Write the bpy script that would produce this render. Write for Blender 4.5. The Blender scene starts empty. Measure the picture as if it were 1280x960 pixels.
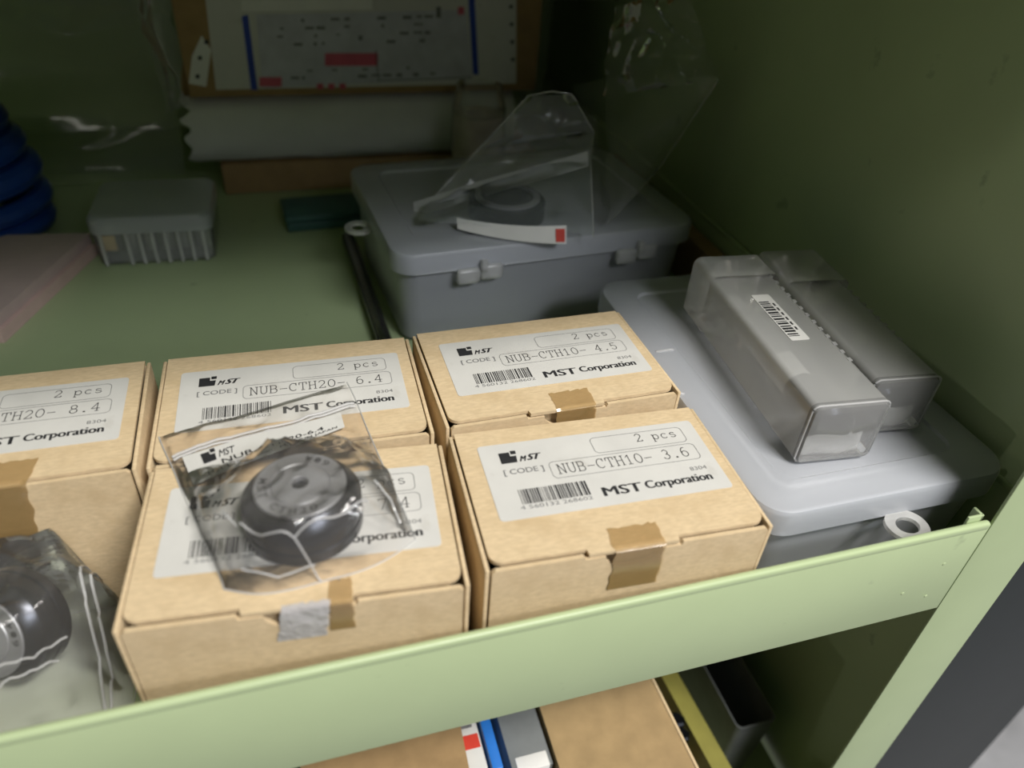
import bpy, bmesh, math, random
from mathutils import Vector, Matrix, noise
random.seed(7)
PI = math.pi
SC = bpy.context.scene
COL = SC.collection

# ------------------------------------------------------------------ camera
F_PX, YAW, PITCH, ROLL = 940.24, math.radians(19.2465), math.radians(37.0537), math.radians(4.5213)
CAM = Vector((-0.3278, -0.1777, 0.2701))
_f = Vector((math.sin(YAW)*math.cos(PITCH), math.cos(YAW)*math.cos(PITCH), -math.sin(PITCH)))
_r = Vector((math.cos(YAW), -math.sin(YAW), 0)); _u = _r.cross(_f)
RIGHT = _r*math.cos(ROLL) + _u*math.sin(ROLL); UP = -_r*math.sin(ROLL) + _u*math.cos(ROLL); FWD = _f
cd = bpy.data.cameras.new('camera'); cam = bpy.data.objects.new('camera', cd); COL.objects.link(cam)
cam.matrix_world = Matrix(((RIGHT.x, UP.x, -FWD.x, CAM.x), (RIGHT.y, UP.y, -FWD.y, CAM.y), (RIGHT.z, UP.z, -FWD.z, CAM.z), (0, 0, 0, 1)))
cd.sensor_width = 36; cd.lens = F_PX*36/1280; cd.clip_start = 0.01; cd.clip_end = 50
cd.dof.use_dof = True; cd.dof.focus_distance = 0.335; cd.dof.aperture_fstop = 6.0
SC.camera = cam

def at(px, py, axis, val):
    """point on the plane <axis>=val seen at a photo pixel (1280x960)"""
    d = RIGHT*((px-640)/F_PX) + UP*((480-py)/F_PX) + FWD
    return CAM + d*((val-CAM[axis])/d[axis])

# ------------------------------------------------------------------ light
w = bpy.data.worlds.new('world'); SC.world = w; w.use_nodes = True
w.node_tree.nodes['Background'].inputs[0].default_value = (0.80, 0.88, 1.0, 1)
w.node_tree.nodes['Background'].inputs[1].default_value = 0.04
def area(name, loc, target, sx, sy, power, color):
    l = bpy.data.lights.new(name, 'AREA'); l.shape = 'RECTANGLE'; l.size = sx; l.size_y = sy; l.energy = power; l.color = color
    o = bpy.data.objects.new(name, l); COL.objects.link(o); o.location = loc
    o.rotation_euler = (Vector(target)-Vector(loc)).to_track_quat('-Z', 'Y').to_euler()
    return o
area('ceiling_tube_light', (0.26, -0.82, 1.55), (0.15, -0.4, 0), 0.7, 0.25, 41, (1.0, 0.96, 0.90))
area('ceiling_tube_light', (0.42, -1.55, 1.55), (0.1, -0.9, 0), 0.8, 0.25, 24, (0.95, 0.97, 1.0))
area('ceiling_tube_light', (0.42, -2.40, 1.55), (0.1, -1.6, 0), 0.8, 0.25, 5, (0.86, 0.93, 1.0))
area('ceiling_tube_light', (0.1, -5.2, 1.55), (0.1, -4.6, 0), 1.2, 0.25, 4, (1.0, 0.96, 0.88))  # unseen far lamp, added for bright streak reflections in the rear pouch
area('ceiling_tube_light', (-0.9, -6.8, 1.55), (-0.9, -6.2, 0), 1.2, 0.25, 3, (1.0, 0.97, 0.92))  # second unseen far lamp, added for the same film reflections
vs = SC.view_settings
vs.view_transform = 'Standard'; vs.look = 'None'; vs.gamma = 1; vs.use_curve_mapping = False; vs.exposure = 0.0

# ------------------------------------------------------------------ materials
MATS = {}
def nodes(name):
    m = bpy.data.materials.new(name); m.use_nodes = True; nt = m.node_tree
    MATS[name] = m
    return m, nt, nt.nodes['Principled BSDF'], nt.nodes['Material Output']
def solid(name, c, rough=.5, metal=0, var=.12, scale=60, bump=0, bscale=400, stretch=(1, 1, 1), spec=.5, dark=None, dscale=25, dthr=(.62, .75)):
    m, nt, b, out = nodes(name)
    tc = nt.nodes.new('ShaderNodeTexCoord'); mp = nt.nodes.new('ShaderNodeMapping'); mp.inputs['Scale'].default_value = stretch
    nt.links.new(tc.outputs['Object'], mp.inputs[0])
    n = nt.nodes.new('ShaderNodeTexNoise'); n.inputs['Scale'].default_value = scale; n.inputs['Detail'].default_value = 6
    nt.links.new(mp.outputs[0], n.inputs[0])
    r = nt.nodes.new('ShaderNodeValToRGB'); r.color_ramp.elements[0].position = .3; r.color_ramp.elements[1].position = .7
    r.color_ramp.elements[0].color = (*[x*(1-var) for x in c], 1); r.color_ramp.elements[1].color = (*[min(1, x*(1+var)) for x in c], 1)
    nt.links.new(n.outputs[0], r.inputs[0]); src = r.outputs[0]
    if dark:
        n2 = nt.nodes.new('ShaderNodeTexNoise'); n2.inputs['Scale'].default_value = dscale; n2.inputs['Detail'].default_value = 5
        nt.links.new(tc.outputs['Object'], n2.inputs[0])
        r2 = nt.nodes.new('ShaderNodeValToRGB'); r2.color_ramp.elements[0].position = dthr[0]; r2.color_ramp.elements[1].position = dthr[1]
        nt.links.new(n2.outputs[0], r2.inputs[0])
        mx = nt.nodes.new('ShaderNodeMix'); mx.data_type = 'RGBA'; mx.inputs[7].default_value = (*dark, 1)
        nt.links.new(r2.outputs[0], mx.inputs[0]); nt.links.new(src, mx.inputs[6]); src = mx.outputs[2]
    nt.links.new(src, b.inputs['Base Color'])
    b.inputs['Roughness'].default_value = rough; b.inputs['Metallic'].default_value = metal; b.inputs['Specular IOR Level'].default_value = spec
    if bump:
        n3 = nt.nodes.new('ShaderNodeTexNoise'); n3.inputs['Scale'].default_value = bscale; n3.inputs['Detail'].default_value = 4
        nt.links.new(mp.outputs[0], n3.inputs[0])
        bp = nt.nodes.new('ShaderNodeBump'); bp.inputs['Strength'].default_value = bump; bp.inputs['Distance'].default_value = .0008
        nt.links.new(n3.outputs[0], bp.inputs['Height']); nt.links.new(bp.outputs[0], b.inputs['Normal'])
    return m
def see_through(name, c, clear, rough, haze_trans=.3, gloss=.5, tint=(1, 1, 1), wr=0, wscale=60, wdist=.002, ior=1.46):
    """thin plastic: part of the light goes straight through, the rest is scattered or mirrored"""
    m, nt, b, out = nodes(name)
    b.inputs['Base Color'].default_value = (*c, 1); b.inputs['Roughness'].default_value = rough; b.inputs['Specular IOR Level'].default_value = gloss
    tl = nt.nodes.new('ShaderNodeBsdfTranslucent'); tl.inputs[0].default_value = (*c, 1)
    tr = nt.nodes.new('ShaderNodeBsdfTransparent'); tr.inputs[0].default_value = (*tint, 1)
    m1 = nt.nodes.new('ShaderNodeMixShader'); m1.inputs[0].default_value = haze_trans
    nt.links.new(b.outputs[0], m1.inputs[1]); nt.links.new(tl.outputs[0], m1.inputs[2])
    m2 = nt.nodes.new('ShaderNodeMixShader'); m2.inputs[0].default_value = clear
    nt.links.new(m1.outputs[0], m2.inputs[1]); nt.links.new(tr.outputs[0], m2.inputs[2])
    gl = nt.nodes.new('ShaderNodeBsdfGlossy'); gl.inputs['Roughness'].default_value = rough; gl.inputs[0].default_value = (1, 1, 1, 1)
    fr = nt.nodes.new('ShaderNodeFresnel'); fr.inputs[0].default_value = ior
    m3 = nt.nodes.new('ShaderNodeMixShader'); nt.links.new(fr.outputs[0], m3.inputs[0])
    nt.links.new(m2.outputs[0], m3.inputs[1]); nt.links.new(gl.outputs[0], m3.inputs[2])
    nt.links.new(m3.outputs[0], out.inputs[0])
    if wr:
        tc = nt.nodes.new('ShaderNodeTexCoord'); n3 = nt.nodes.new('ShaderNodeTexNoise'); n3.inputs['Scale'].default_value = wscale; n3.inputs['Detail'].default_value = 3
        nt.links.new(tc.outputs['Object'], n3.inputs[0])
        bp = nt.nodes.new('ShaderNodeBump'); bp.inputs['Strength'].default_value = wr; bp.inputs['Distance'].default_value = wdist
        nt.links.new(n3.outputs[0], bp.inputs['Height'])
        for s in (b.inputs['Normal'], gl.inputs['Normal'], fr.inputs['Normal']): nt.links.new(bp.outputs[0], s)
    return m
solid('green_paint', (.40, .485, .275), .42, var=.05, scale=14, bump=.05, bscale=300, dark=(.30, .36, .21), dscale=55, dthr=(.68, .74))
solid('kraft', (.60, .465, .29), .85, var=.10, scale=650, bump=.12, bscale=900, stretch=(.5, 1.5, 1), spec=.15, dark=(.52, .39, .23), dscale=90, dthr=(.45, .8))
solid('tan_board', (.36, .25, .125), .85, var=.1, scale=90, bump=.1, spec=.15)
solid('shank_grey', (.45, .45, .44), .5, var=.1)
solid('kraft_edge', (.66, .50, .30), .9, var=.1, scale=500, spec=.1)
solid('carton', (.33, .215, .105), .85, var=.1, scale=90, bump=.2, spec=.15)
solid('label_paper', (.58, .57, .54), .6, var=.05, scale=50, bump=.08, bscale=250, dark=(.47, .45, .41), dscale=60, dthr=(.6, .75))
solid('white_paper', (.72, .71, .68), .7, var=.06, scale=40, bump=.2, bscale=90)
solid('foam_sheet', (.66, .66, .64), .75, var=.07, scale=25, bump=.4, bscale=60)
solid('ink', (.02, .02, .022), .6, var=.2, scale=500)
solid('grey_ink', (.16, .16, .16), .65, var=.2, scale=500)
solid('blue_ink', (.015, .05, .36), .5)
solid('pink_ink', (.55, .10, .15), .5)
solid('pale_print', (.50, .50, .56), .6)
solid('red_ink', (.62, .05, .03), .5)
solid('black_steel', (.028, .030, .036), .26, .85, var=.3, scale=80)
solid('steel_face', (.30, .30, .31), .45, .5, var=.15, scale=60)
solid('bright_steel', (.42, .42, .42), .28, 1, var=.15, scale=60)
solid('dark_bar', (.09, .09, .09), .25, .8, var=.2)
solid('blue_plastic', (.012, .055, .26), .3, var=.15)
solid('sky_blue_plastic', (.02, .16, .55), .35, var=.1)
solid('pink_board', (.52, .40, .38), .8, var=.05)
solid('pink_edge', (.60, .43, .39), .85, var=.08)
solid('teal_plastic', (.045, .12, .11), .5, var=.1)
solid('slate_paint', (.011, .0155, .0175), .5, var=.08)
solid('concrete', (.45, .45, .46), .85, var=.25, scale=9, dark=(.2, .2, .2), dscale=14)
solid('yellow_plastic', (.23, .21, .045), .5)
solid('grey_plastic', (.16, .17, .17), .5)
solid('tan_roll', (.42, .34, .24), .6, var=.2)
see_through('brown_tape', (.50, .325, .13), .48, .2, .1)
see_through('white_tape', (.62, .60, .60), .25, .25, .1, wr=.6, wscale=200)
see_through('frosted', (.70, .725, .78), .36, .28, .28, wr=.05, wscale=90)
see_through('frosted_body', (.72, .745, .80), .40, .32, .35)
see_through('clear_case', (.97, .97, .95), .50, .12, .42, wr=.06, wscale=60)
see_through('clear_end', (.93, .93, .92), .70, .10, .35, wr=.1, wscale=60)
see_through('clear_rim', (.84, .84, .84), .45, .2, .3)
see_through('film', (.92, .89, .86), .915, .09, .4, wr=.35, wscale=55, wdist=.004, ior=1.33)
see_through('film_clear', (.85, .85, .84), .94, .11, .35, wr=.5, wscale=45, wdist=.005, ior=1.33)
see_through('film_smooth', (.85, .85, .84), .93, .08, .35, wr=.12, wscale=14, wdist=.006)
see_through('film_milky', (.84, .85, .86), .78, .15, .35, wr=.3, wscale=60, wdist=.004, ior=1.33)
see_through('film_seal', (.85, .85, .84), .45, .2, .3)
see_through('film_bag', (.88, .87, .85), .80, .12, .35, wr=.3, wscale=60, wdist=.004, ior=1.33)
see_through('film_teal', (.72, .80, .80), .86, .12, .35, wr=.4, wscale=50, wdist=.004, ior=1.33)

# ------------------------------------------------------------------ mesh helpers
class MB:
    def __init__(s): s.bm = bmesh.new()
    def box(s, a, b, bev=0, seg=2):
        x0, y0, z0 = [min(p, q) for p, q in zip(a, b)]; x1, y1, z1 = [max(p, q) for p, q in zip(a, b)]
        r = bmesh.ops.create_cube(s.bm, size=1); vs_ = r['verts']
        for v in vs_: v.co = Vector((x0 if v.co.x < 0 else x1, y0 if v.co.y < 0 else y1, z0 if v.co.z < 0 else z1))
        if bev:
            ed = list({e for v in vs_ for e in v.link_edges})
            bmesh.ops.bevel(s.bm, geom=ed, offset=bev, segments=seg, profile=.5, affect='EDGES')
        return s
    def face(s, pts):
        return s.bm.faces.new([s.bm.verts.new(Vector(p)) for p in pts])
    def prism(s, pts, z0, z1):
        """polygon in xy (ccw) pulled from z0 to z1"""
        lo = [s.bm.verts.new((x, y, z0)) for x, y in pts]; hi = [s.bm.verts.new((x, y, z1)) for x, y in pts]
        n = len(pts)
        s.bm.faces.new(hi); s.bm.faces.new(lo[::-1])
        for i in range(n): s.bm.faces.new((lo[i], lo[(i+1) % n], hi[(i+1) % n], hi[i]))
        return s
    def loft(s, loops, cap0=True, cap1=True):
        L = [[s.bm.verts.new(Vector(p)) for p in lp] for lp in loops]; n = len(L[0])
        for a, b in zip(L, L[1:]):
            for i in range(n): s.bm.faces.new((a[i], a[(i+1) % n], b[(i+1) % n], b[i]))
        if cap0: s.bm.faces.new(L[0][::-1])
        if cap1: s.bm.faces.new(L[-1])
        return s
    def lathe(s, prof, n=48, cap=True):
        return s.loft([[(r*math.cos(2*PI*i/n), r*math.sin(2*PI*i/n), z) for i in range(n)] for r, z in prof], cap, cap)
    def tube(s, pts, r, n=8, closed=False):
        pts = [Vector(p) for p in pts]; loops = []; m = len(pts)
        for i, q in enumerate(pts):
            t = (pts[(i+1) % m]-pts[i-1]) if closed else (pts[min(i+1, m-1)]-pts[max(i-1, 0)])
            t.normalize(); a = t.orthogonal() if abs(t.z) > .95 else t.cross(Vector((0, 0, 1))); a.normalize(); b = t.cross(a)
            loops.append([q+a*r*math.cos(2*PI*k/n)+b*r*math.sin(2*PI*k/n) for k in range(n)])
        if closed: loops.append(loops[0])
        return s.loft(loops, not closed, not closed)
    def grid(s, fn, nu, nv):
        V = [[s.bm.verts.new(Vector(fn(i/nu, j/nv))) for i in range(nu+1)] for j in range(nv+1)]
        for j in range(nv):
            for i in range(nu): s.bm.faces.new((V[j][i], V[j][i+1], V[j+1][i+1], V[j+1][i]))
        return s
    def strip(s, pts, wd, z):
        """flat ribbon of width wd along a polyline in xy"""
        for (x0, y0), (x1, y1) in zip(pts, pts[1:]):
            dx, dy = x1-x0, y1-y0; l = math.hypot(dx, dy)
            if l < 1e-9: continue
            nx, ny = -dy/l*wd/2, dx/l*wd/2; ex, ey = dx/l*wd*.3, dy/l*wd*.3
            s.face([(x0+nx-ex, y0+ny-ey, z), (x0-nx-ex, y0-ny-ey, z), (x1-nx+ex, y1-ny+ey, z), (x1+nx+ex, y1+ny+ey, z)])
        return s
    def rect(s, x0, y0, x1, y1, z): s.face([(x0, y0, z), (x1, y0, z), (x1, y1, z), (x0, y1, z)]); return s
    def xf(s, M): s.bm.transform(M); return s
    def build(s, name, mat, parent=None, smooth=True, angle=35, loc=None, rot=None):
        bmesh.ops.remove_doubles(s.bm, verts=s.bm.verts, dist=1e-7)
        bmesh.ops.recalc_face_normals(s.bm, faces=s.bm.faces)
        me = bpy.data.meshes.new(name)
        if smooth:
            lim = math.radians(angle)
            for f in s.bm.faces: f.smooth = True
            for e in s.bm.edges:
                if len(e.link_faces) == 2 and e.calc_face_angle(0) > lim: e.smooth = False
        s.bm.to_mesh(me); s.bm.free(); me.materials.append(MATS[mat])
        o = bpy.data.objects.new(name, me); COL.objects.link(o)
        if parent: o.parent = parent
        if loc is not None: o.location = loc
        if rot is not None: o.rotation_euler = rot
        return o
def tag(o, label=None, cat=None, group=None, kind=None):
    for k, v in (('label', label), ('category', cat), ('group', group), ('kind', kind)):
        if v: o[k] = v
    return o
def thing(name, label, cat, loc=(0, 0, 0), rz=0, group=None):
    o = bpy.data.objects.new(name, None); COL.objects.link(o); o.location = loc; o.rotation_euler = (0, 0, rz); o.empty_display_size = .02
    return tag(o, label, cat, group)
def rrect(wd, dp, r, z, cx=0, cy=0, n=6):
    pts = []
    for sx, sy, a0 in ((1, 1, 0), (-1, 1, PI/2), (-1, -1, PI), (1, -1, 1.5*PI)):
        for k in range(n+1):
            a = a0+PI/2*k/n; pts.append((cx+sx*(wd/2-r)+r*math.cos(a), cy+sy*(dp/2-r)+r*math.sin(a), z))
    return pts
_text_cache = {}
def text_polys(txt, bold=0.0, shear=0.0):
    key = (txt, bold, shear)
    if key not in _text_cache:
        c = bpy.data.curves.new('lettering', 'FONT'); c.body = txt; c.size = 1; c.offset = bold; c.shear = shear; c.resolution_u = 3
        o = bpy.data.objects.new('lettering', c); COL.objects.link(o)
        dg = bpy.context.evaluated_depsgraph_get(); me = bpy.data.meshes.new_from_object(o.evaluated_get(dg))
        _text_cache[key] = ([v.co.copy() for v in me.vertices], [list(p.vertices) for p in me.polygons])
        bpy.data.objects.remove(o); bpy.data.meshes.remove(me); bpy.data.curves.remove(c)
    return _text_cache[key]
def put_text(mb, txt, x0, y0, x1, y1, z, bold=0.0, shear=0.0, M=None):
    vs_, fs = text_polys(txt, bold, shear)
    ax0 = min(v.x for v in vs_); ax1 = max(v.x for v in vs_); ay0 = min(v.y for v in vs_); ay1 = max(v.y for v in vs_)
    nv = []
    for v in vs_:
        q = Vector((x0+(v.x-ax0)/(ax1-ax0)*(x1-x0), y0+(v.y-ay0)/(ay1-ay0)*(y1-y0), z))
        nv.append(mb.bm.verts.new(M(q) if M else q))
    for f in fs:
        try: mb.bm.faces.new([nv[i] for i in f])
        except ValueError: pass
def arc(cx, cy, rx, ry, a0, a1, n=10): return [(cx+rx*math.cos(math.radians(a0+(a1-a0)*i/n)), cy+ry*math.sin(math.radians(a0+(a1-a0)*i/n))) for i in range(n+1)]
# thin slab-serif letters for the typed code lines: strokes in a 0..1 box
GL = {
 'N': [[(.15, 0), (.15, 1)], [(.15, 1), (.85, 0)], [(.85, 0), (.85, 1)], [(0, 0), (.32, 0)], [(0, 1), (.2, 1)], [(.68, 1), (1, 1)]],
 'U': [[(.15, 1), (.15, .32)] + arc(.5, .32, .35, .32, 180, 360) + [(.85, 1)], [(0, 1), (.32, 1)], [(.68, 1), (1, 1)]],
 'B': [[(.15, 0), (.15, 1)], [(0, 1), (.55, 1)] + arc(.55, .76, .28, .24, 90, -90), [(.15, .52), (.55, .52)] + arc(.58, .26, .32, .26, 90, -90) + [(0, 0)]],
 '-': [[(.08, .42), (.92, .42)]],
 'C': [arc(.52, .5, .47, .5, 48, 312, 16), [(.86, 1), (.86, .7)]],
 'T': [[(.5, 0), (.5, 1)], [(.05, .72), (.05, 1), (.95, 1), (.95, .72)], [(.3, 0), (.7, 0)]],
 'H': [[(.15, 0), (.15, 1)], [(.85, 0), (.85, 1)], [(.15, .52), (.85, .52)], [(0, 0), (.3, 0)], [(0, 1), (.3, 1)], [(.7, 0), (1, 0)], [(.7, 1), (1, 1)]],
 '1': [[(.2, .78), (.5, 1), (.5, 0)], [(.25, 0), (.75, 0)]],
 '0': [arc(.5, .5, .42, .5, 0, 360, 20)],
 '2': [arc(.48, .72, .36, .28, 165, -25) + [(.12, 0), (.88, 0), (.88, .14)]],
 '3': [arc(.46, .75, .32, .25, 150, -80), arc(.46, .27, .38, .27, 85, -160)],
 '4': [[(.68, 0), (.68, 1), (.06, .3), (.94, .3)], [(.48, 0), (.86, 0)]],
 '5': [[(.82, 1), (.22, 1), (.18, .56)] + arc(.46, .32, .38, .32, 125, -155)],
 '6': [arc(.56, .45, .44, .55, 75, 180), arc(.5, .31, .38, .31, 0, 360, 18)],
 '7': [[(.1, .85), (.1, 1), (.9, 1), (.42, 0)]],
 '8': [arc(.5, .76, .32, .24, 0, 360, 18), arc(.5, .27, .4, .27, 0, 360, 18)],
 '.': [[(.42, .02), (.58, .02), (.58, .1), (.42, .1), (.42, .02)]],
 'p': [[(.12, -.3), (.12, .62)], arc(.48, .31, .36, .31, 0, 360, 16), [(0, -.3), (.3, -.3)], [(0, .62), (.12, .62)]],
 'c': [arc(.5, .31, .4, .31, 45, 315, 14)],
 's': [arc(.48, .47, .3, .15, 20, 220, 8) + arc(.5, .16, .34, .16, 70, -160, 8)],
 ' ': []}
def typed(mb, txt, x0, y0, x1, h, z, wd):
    cell = (x1-x0)/len(txt)
    for k, ch in enumerate(txt):
        for pl in GL[ch]: mb.strip([(x0+cell*(k+.08+.84*px), y0+h*py) for px, py in pl], wd, z)
def rr_outline(mb, x0, y0, x1, y1, r, wd, z):
    pts = [(p[0], p[1]) for p in rrect(x1-x0, y1-y0, r, 0, (x0+x1)/2, (y0+y1)/2, 5)]; mb.strip(pts+pts[:1], wd, z)
def logo(mb, x, y, h, z):
    """square mark with a bitten corner and a dot, then slanted letters"""
    mb.face([(x, y, z), (x+h*1.05, y, z), (x+h*1.12, y+h*.62, z), (x+h*.72, y+h*.62, z), (x+h*.72, y+h, z), (x, y+h, z)])
    mb.rect(x+h*.80, y+h*.78, x+h*1.16, y+h*1.10, z)
    [put_text(mb, 'M', x+h*(1.22+d), y+h*.02, x+h*(1.72+d), y+h*.52, z+d*1e-6, 0, .5) for d in (0, .05)]
    [put_text(mb, 'ST', x+h*(1.72+d), y+h*.05, x+h*(2.68+d), y+h*.62, z+d*1e-6, 0, .5) for d in (0, .05, .10)]
def barcode(mb, x0, y0, x1, y1, z, seed):
    rnd = random.Random(seed); x = x0; t = (x1-x0)/95
    while x < x1:
        wd = rnd.choice((1, 1, 1, 2, 2, 3))*t; mb.rect(x, y0, min(x+wd*.9, x1), y1, z); x += wd+rnd.choice((1, 1, 2))*t
LW, LH = .0916, .0399
def box_print(parent, code, seed):
    m = .001; z = .00022
    k = MB(); logo(k, 7.4*m, 28.6*m, 6.0*m, z)
    [put_text(k, 'MST', (40.8+d)*m, 4.7*m, (56.2+d)*m, 9.3*m, z+d*1e-6) for d in (0, .25, .5)]
    [put_text(k, 'Corporation', (58.0+d)*m, 4.1*m, (85.4+d)*m, 9.4*m, z+d*1e-6) for d in (0, .22, .44)]
    barcode(k, 9.8*m, 6.6*m, 36.2*m, 14.0*m, z, seed)
    typed(k, code, 27.5*m, 19.3*m, 83*m, 5.1*m, z, .34*m)
    typed(k, '2 pcs', 64*m, 31.2*m, 82.6*m, 4.4*m, z, .32*m)
    k.build('print', 'ink', parent, smooth=False)
    g = MB(); rr_outline(g, 45.6*m, 27.6*m, 85.4*m, 36.6*m, 2*m, .22*m, z); rr_outline(g, 25.2*m, 17.2*m, 86.6*m, 26.2*m, 2*m, .22*m, z)
    put_text(g, '[ CODE ]', 7*m, 21.6*m, 22.8*m, 25.2*m, z, .01)
    put_text(g, '4 560132 268602', 8.6*m, 4.2*m, 36.2*m, 6.0*m, z)
    put_text(g, '8304', 79*m, 11.2*m, 86*m, 13.2*m, z)
    g.build('print', 'grey_ink', parent, smooth=False)

# ------------------------------------------------------------------ the setting: painted steel shelving
FL, ZT, ZB = -.036, .0527, -.0032     # front plane, lip top, lip bottom
XS, XO = -.0666, -.0297               # seam at the upright, outside edge of the upright
XL, YB = -.96, .64
ZLOW, ZUP = -.27, .305
GP = 'green_paint'
cab = thing('shelving_unit', 'light green painted steel shelving unit with raised front lips', 'shelf', ((XL+XO)/2, .3, -1.0))
off = -Vector(cab.location)
def cpart(name, a, b, bev=.0004, mat=GP):
    o = MB().box(a, b, bev).build(name, mat, cab, loc=off); return o
cpart('shelf_board', (XL+.0035, FL+.003, -.0014), (XO-.0045, YB-.003, 0), .0003)
cpart('shelf_board', (XL+.0035, FL+.003, ZLOW-.0014), (XO-.0045, YB-.003, ZLOW), .0003)
cpart('shelf_board', (XL+.0035, FL+.003, ZUP), (XO-.0045, YB-.003, ZUP+.0014), .0003)
def lip(z0, z1):
    m = MB(); m.box((XL+.037, FL, z0), (XS-.0003, FL+.0012, z1-.001), .0003); m.box((XL+.037, FL-.0002, z1-.004), (XS-.0003, FL+.0028, z1), .0012, 3)
    return m.build('front_lip', GP, cab, loc=off)
lp = lip(ZB, ZT); lip(ZLOW-.003, ZLOW+.0527)
cpart('front_lip', (XL+.037, FL, ZUP-.003), (XS-.0003, FL+.0025, ZUP+.055), .001)
for sgn, px, py in ((1, 1180, 705), (1, 1157, 745), (1, 1128, 742)):
    q = at(px, py, 1, FL)
    MB().lathe([(.0009, 0), (.0007, .0002), (.0001, .0003)], 12).xf(Matrix.Translation(q) @ Matrix.Rotation(PI/2, 4, 'X')).build('spot_weld', GP, lp)
for s, x0 in ((1, XS), (-1, XL)):
    x1 = XO if s > 0 else XL+.037
    cpart('upright', (x0, FL-.0002, -1.0), (x1, FL+.0012, .9), .0004)
cpart('side_panel', (XO-.0013, FL+.0012, -1.0), (XO, YB, .9), .0003)
cpart('side_panel', (XL, FL+.0012, -1.0), (XL+.0013, YB, .9), .0003)
cpart('back_panel', (XL+.0014, YB-.0012, -1.0), (XO-.0014, YB, .9), .0003)
m = MB(); m.box((XO-.0044, FL+.004, 0), (XO-.0032, YB-.004, .047), .0003); m.box((XO-.0050, FL+.004, .044), (XO-.0026, YB-.004, .0472), .0009, 3)
m.build('side_lip', GP, cab, loc=off)
m = MB(); m.box((-.0770, FL+.0030, .0440), (-.0690, FL+.0042, .0548), .0004); m.box((-.0705, FL+.0030, .0440), (-.0690, FL+.0080, .0548), .0005); m.build('corner_tab', GP, cab, loc=off)
fl = MB().box((-4, -4, -1.05), (4, 3, -1.0)).build('floor', 'concrete'); tag(fl, kind='structure')
wl = MB().box((-4, .75, -1.05), (4, .80, 1.7)).build('wall_back', 'concrete'); tag(wl, kind='structure')
nb = thing('metal_cabinet', 'dark slate metal cabinet standing beside the green upright', 'cabinet', (.08, .3, -1.0))
no = -Vector(nb.location)
MB().box((-.026, .004, -1.0), (.186, .60, .9), .002).build('body', 'slate_paint', nb, loc=no)
MB().box((-.022, .0, -.97), (.168, .0042, .88), .0015).build('door', 'slate_paint', nb, loc=no)

# ------------------------------------------------------------------ cardboard boxes with labels
BW, BD, BH = .1072, .0692, .0712
def kraft_box(x, y, r, code, seed, label, lab, tapes, lift=0):
    t = thing('cardboard_box', label, 'box', (x, y, .0002), r, 'kraft boxes with printed labels')
    T = .0016; a, b = .0345, .0715       # tab zone along the front edge
    c0 = (a+b)/2
    m = MB()
    m.box((0, .0005, 0), (T, BD, BH-.0008), .0005); m.box((BW-T, .0005, 0), (BW, BD, BH-.0008), .0005)
    m.box((T, BD-T, 0), (BW-T, BD, BH-.0022), .0004); m.box((T, .002, 0), (BW-T, BD-T, T))
    # front wall with lowered tab zone and thumb notch, drawn as a polygon and pulled back
    z = BH-.0009; zt = BH-.0024
    pts = [(T+.0006, .0), (BW-T-.0006, .0), (BW-T-.0006, z-.0012), (BW-T-.0018, z), (b, z), (b-.0008, zt)]
    pts += [(c0+.0105*math.cos(q), zt-.0065*math.sin(q)) for q in [PI*k/14 for k in range(15)]]
    pts += [(a+.0008, zt), (a, z), (T+.0018, z), (T+.0006, z-.0012)]
    f = MB(); f.prism(pts, -T, 0); f.xf(Matrix.Rotation(PI/2, 4, 'X'))
    m.build('body', 'kraft', t); f.build('front_panel', 'kraft', t, smooth=False)
    # lid: rounded front corners, centre tab, tucked flap behind the front wall
    R = .0045; fy = .0026; ix = .0022
    o = [(ix, BD), (ix, fy+R)] + [(ix+R-R*math.cos(q), fy+R-R*math.sin(q)) for q in [PI/2*k/6 for k in range(1, 7)]]
    o += [(a+.0014, fy), (a+.0018, .0003), (b-.0018, .0003), (b-.0014, fy)]
    o += [(BW-ix-R+R*math.sin(q), fy+R-R*math.cos(q)) for q in [PI/2*k/6 for k in range(0, 7)]] + [(BW-ix, BD)]
    l = MB(); l.prism(o, BH-.0015, BH)
    l.box((.006, .0034, BH-.022), (BW-.006, .0046, BH-.0016)); l.bm.normal_update()
    l.build('lid', 'kraft', t, smooth=False)
    lb = MB(); lb.prism([(q[0], q[1]) for q in rrect(LW, LH, .0016, 0, LW/2, LH/2, 4)], 0, .00014)
    lo = lb.build('label', 'label_paper', t, loc=(lab[0], lab[1], BH+.00006), rot=(0, 0, lab[2])); lo['label'] = 'white printed paper label'
    box_print(lo, code, seed)
    for kind, x0, x1, up, dn, skew in tapes:
        rnd = random.Random(seed); n = 12
        def tp(u, v, x0=x0, x1=x1, up=up, dn=dn, skew=skew):
            s = -dn+(up+dn)*v; jag = .0012*noise.noise(Vector((u*9+seed, v*7, 3.1))) if v in (0, 1) or u in (0, 1) else 0
            xx = x0+(x1-x0)*u+skew*s+jag
            wv = .00016*noise.noise(Vector((u*8, v*14, seed)))
            return (xx, s+jag, BH+.0003+wv) if s > 0 else (xx, -.0004-abs(wv), BH-.0002+s)
        MB().grid(tp, n, 24).build('tape', kind, t)
    return t
BT = 'brown_tape'
kraft_box(-.2786, -.0256, math.radians(-2.387), 'NUB-CTH10- 3.6', 1, 'kraft box with label ending 3.6, behind the lip beside the wide organizer', (.0099, .0201, .0087), [(BT, .0455, .0645, .0098, .0205, 0)])
kraft_box(-.2754, .0484, math.radians(.957), 'NUB-CTH10- 4.5', 2, 'kraft box with label ending 4.5, in front of the organizer carrying bags', (.0097, .0182, -.0085), [(BT, .048, .066, .0115, .012, 0)])
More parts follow.
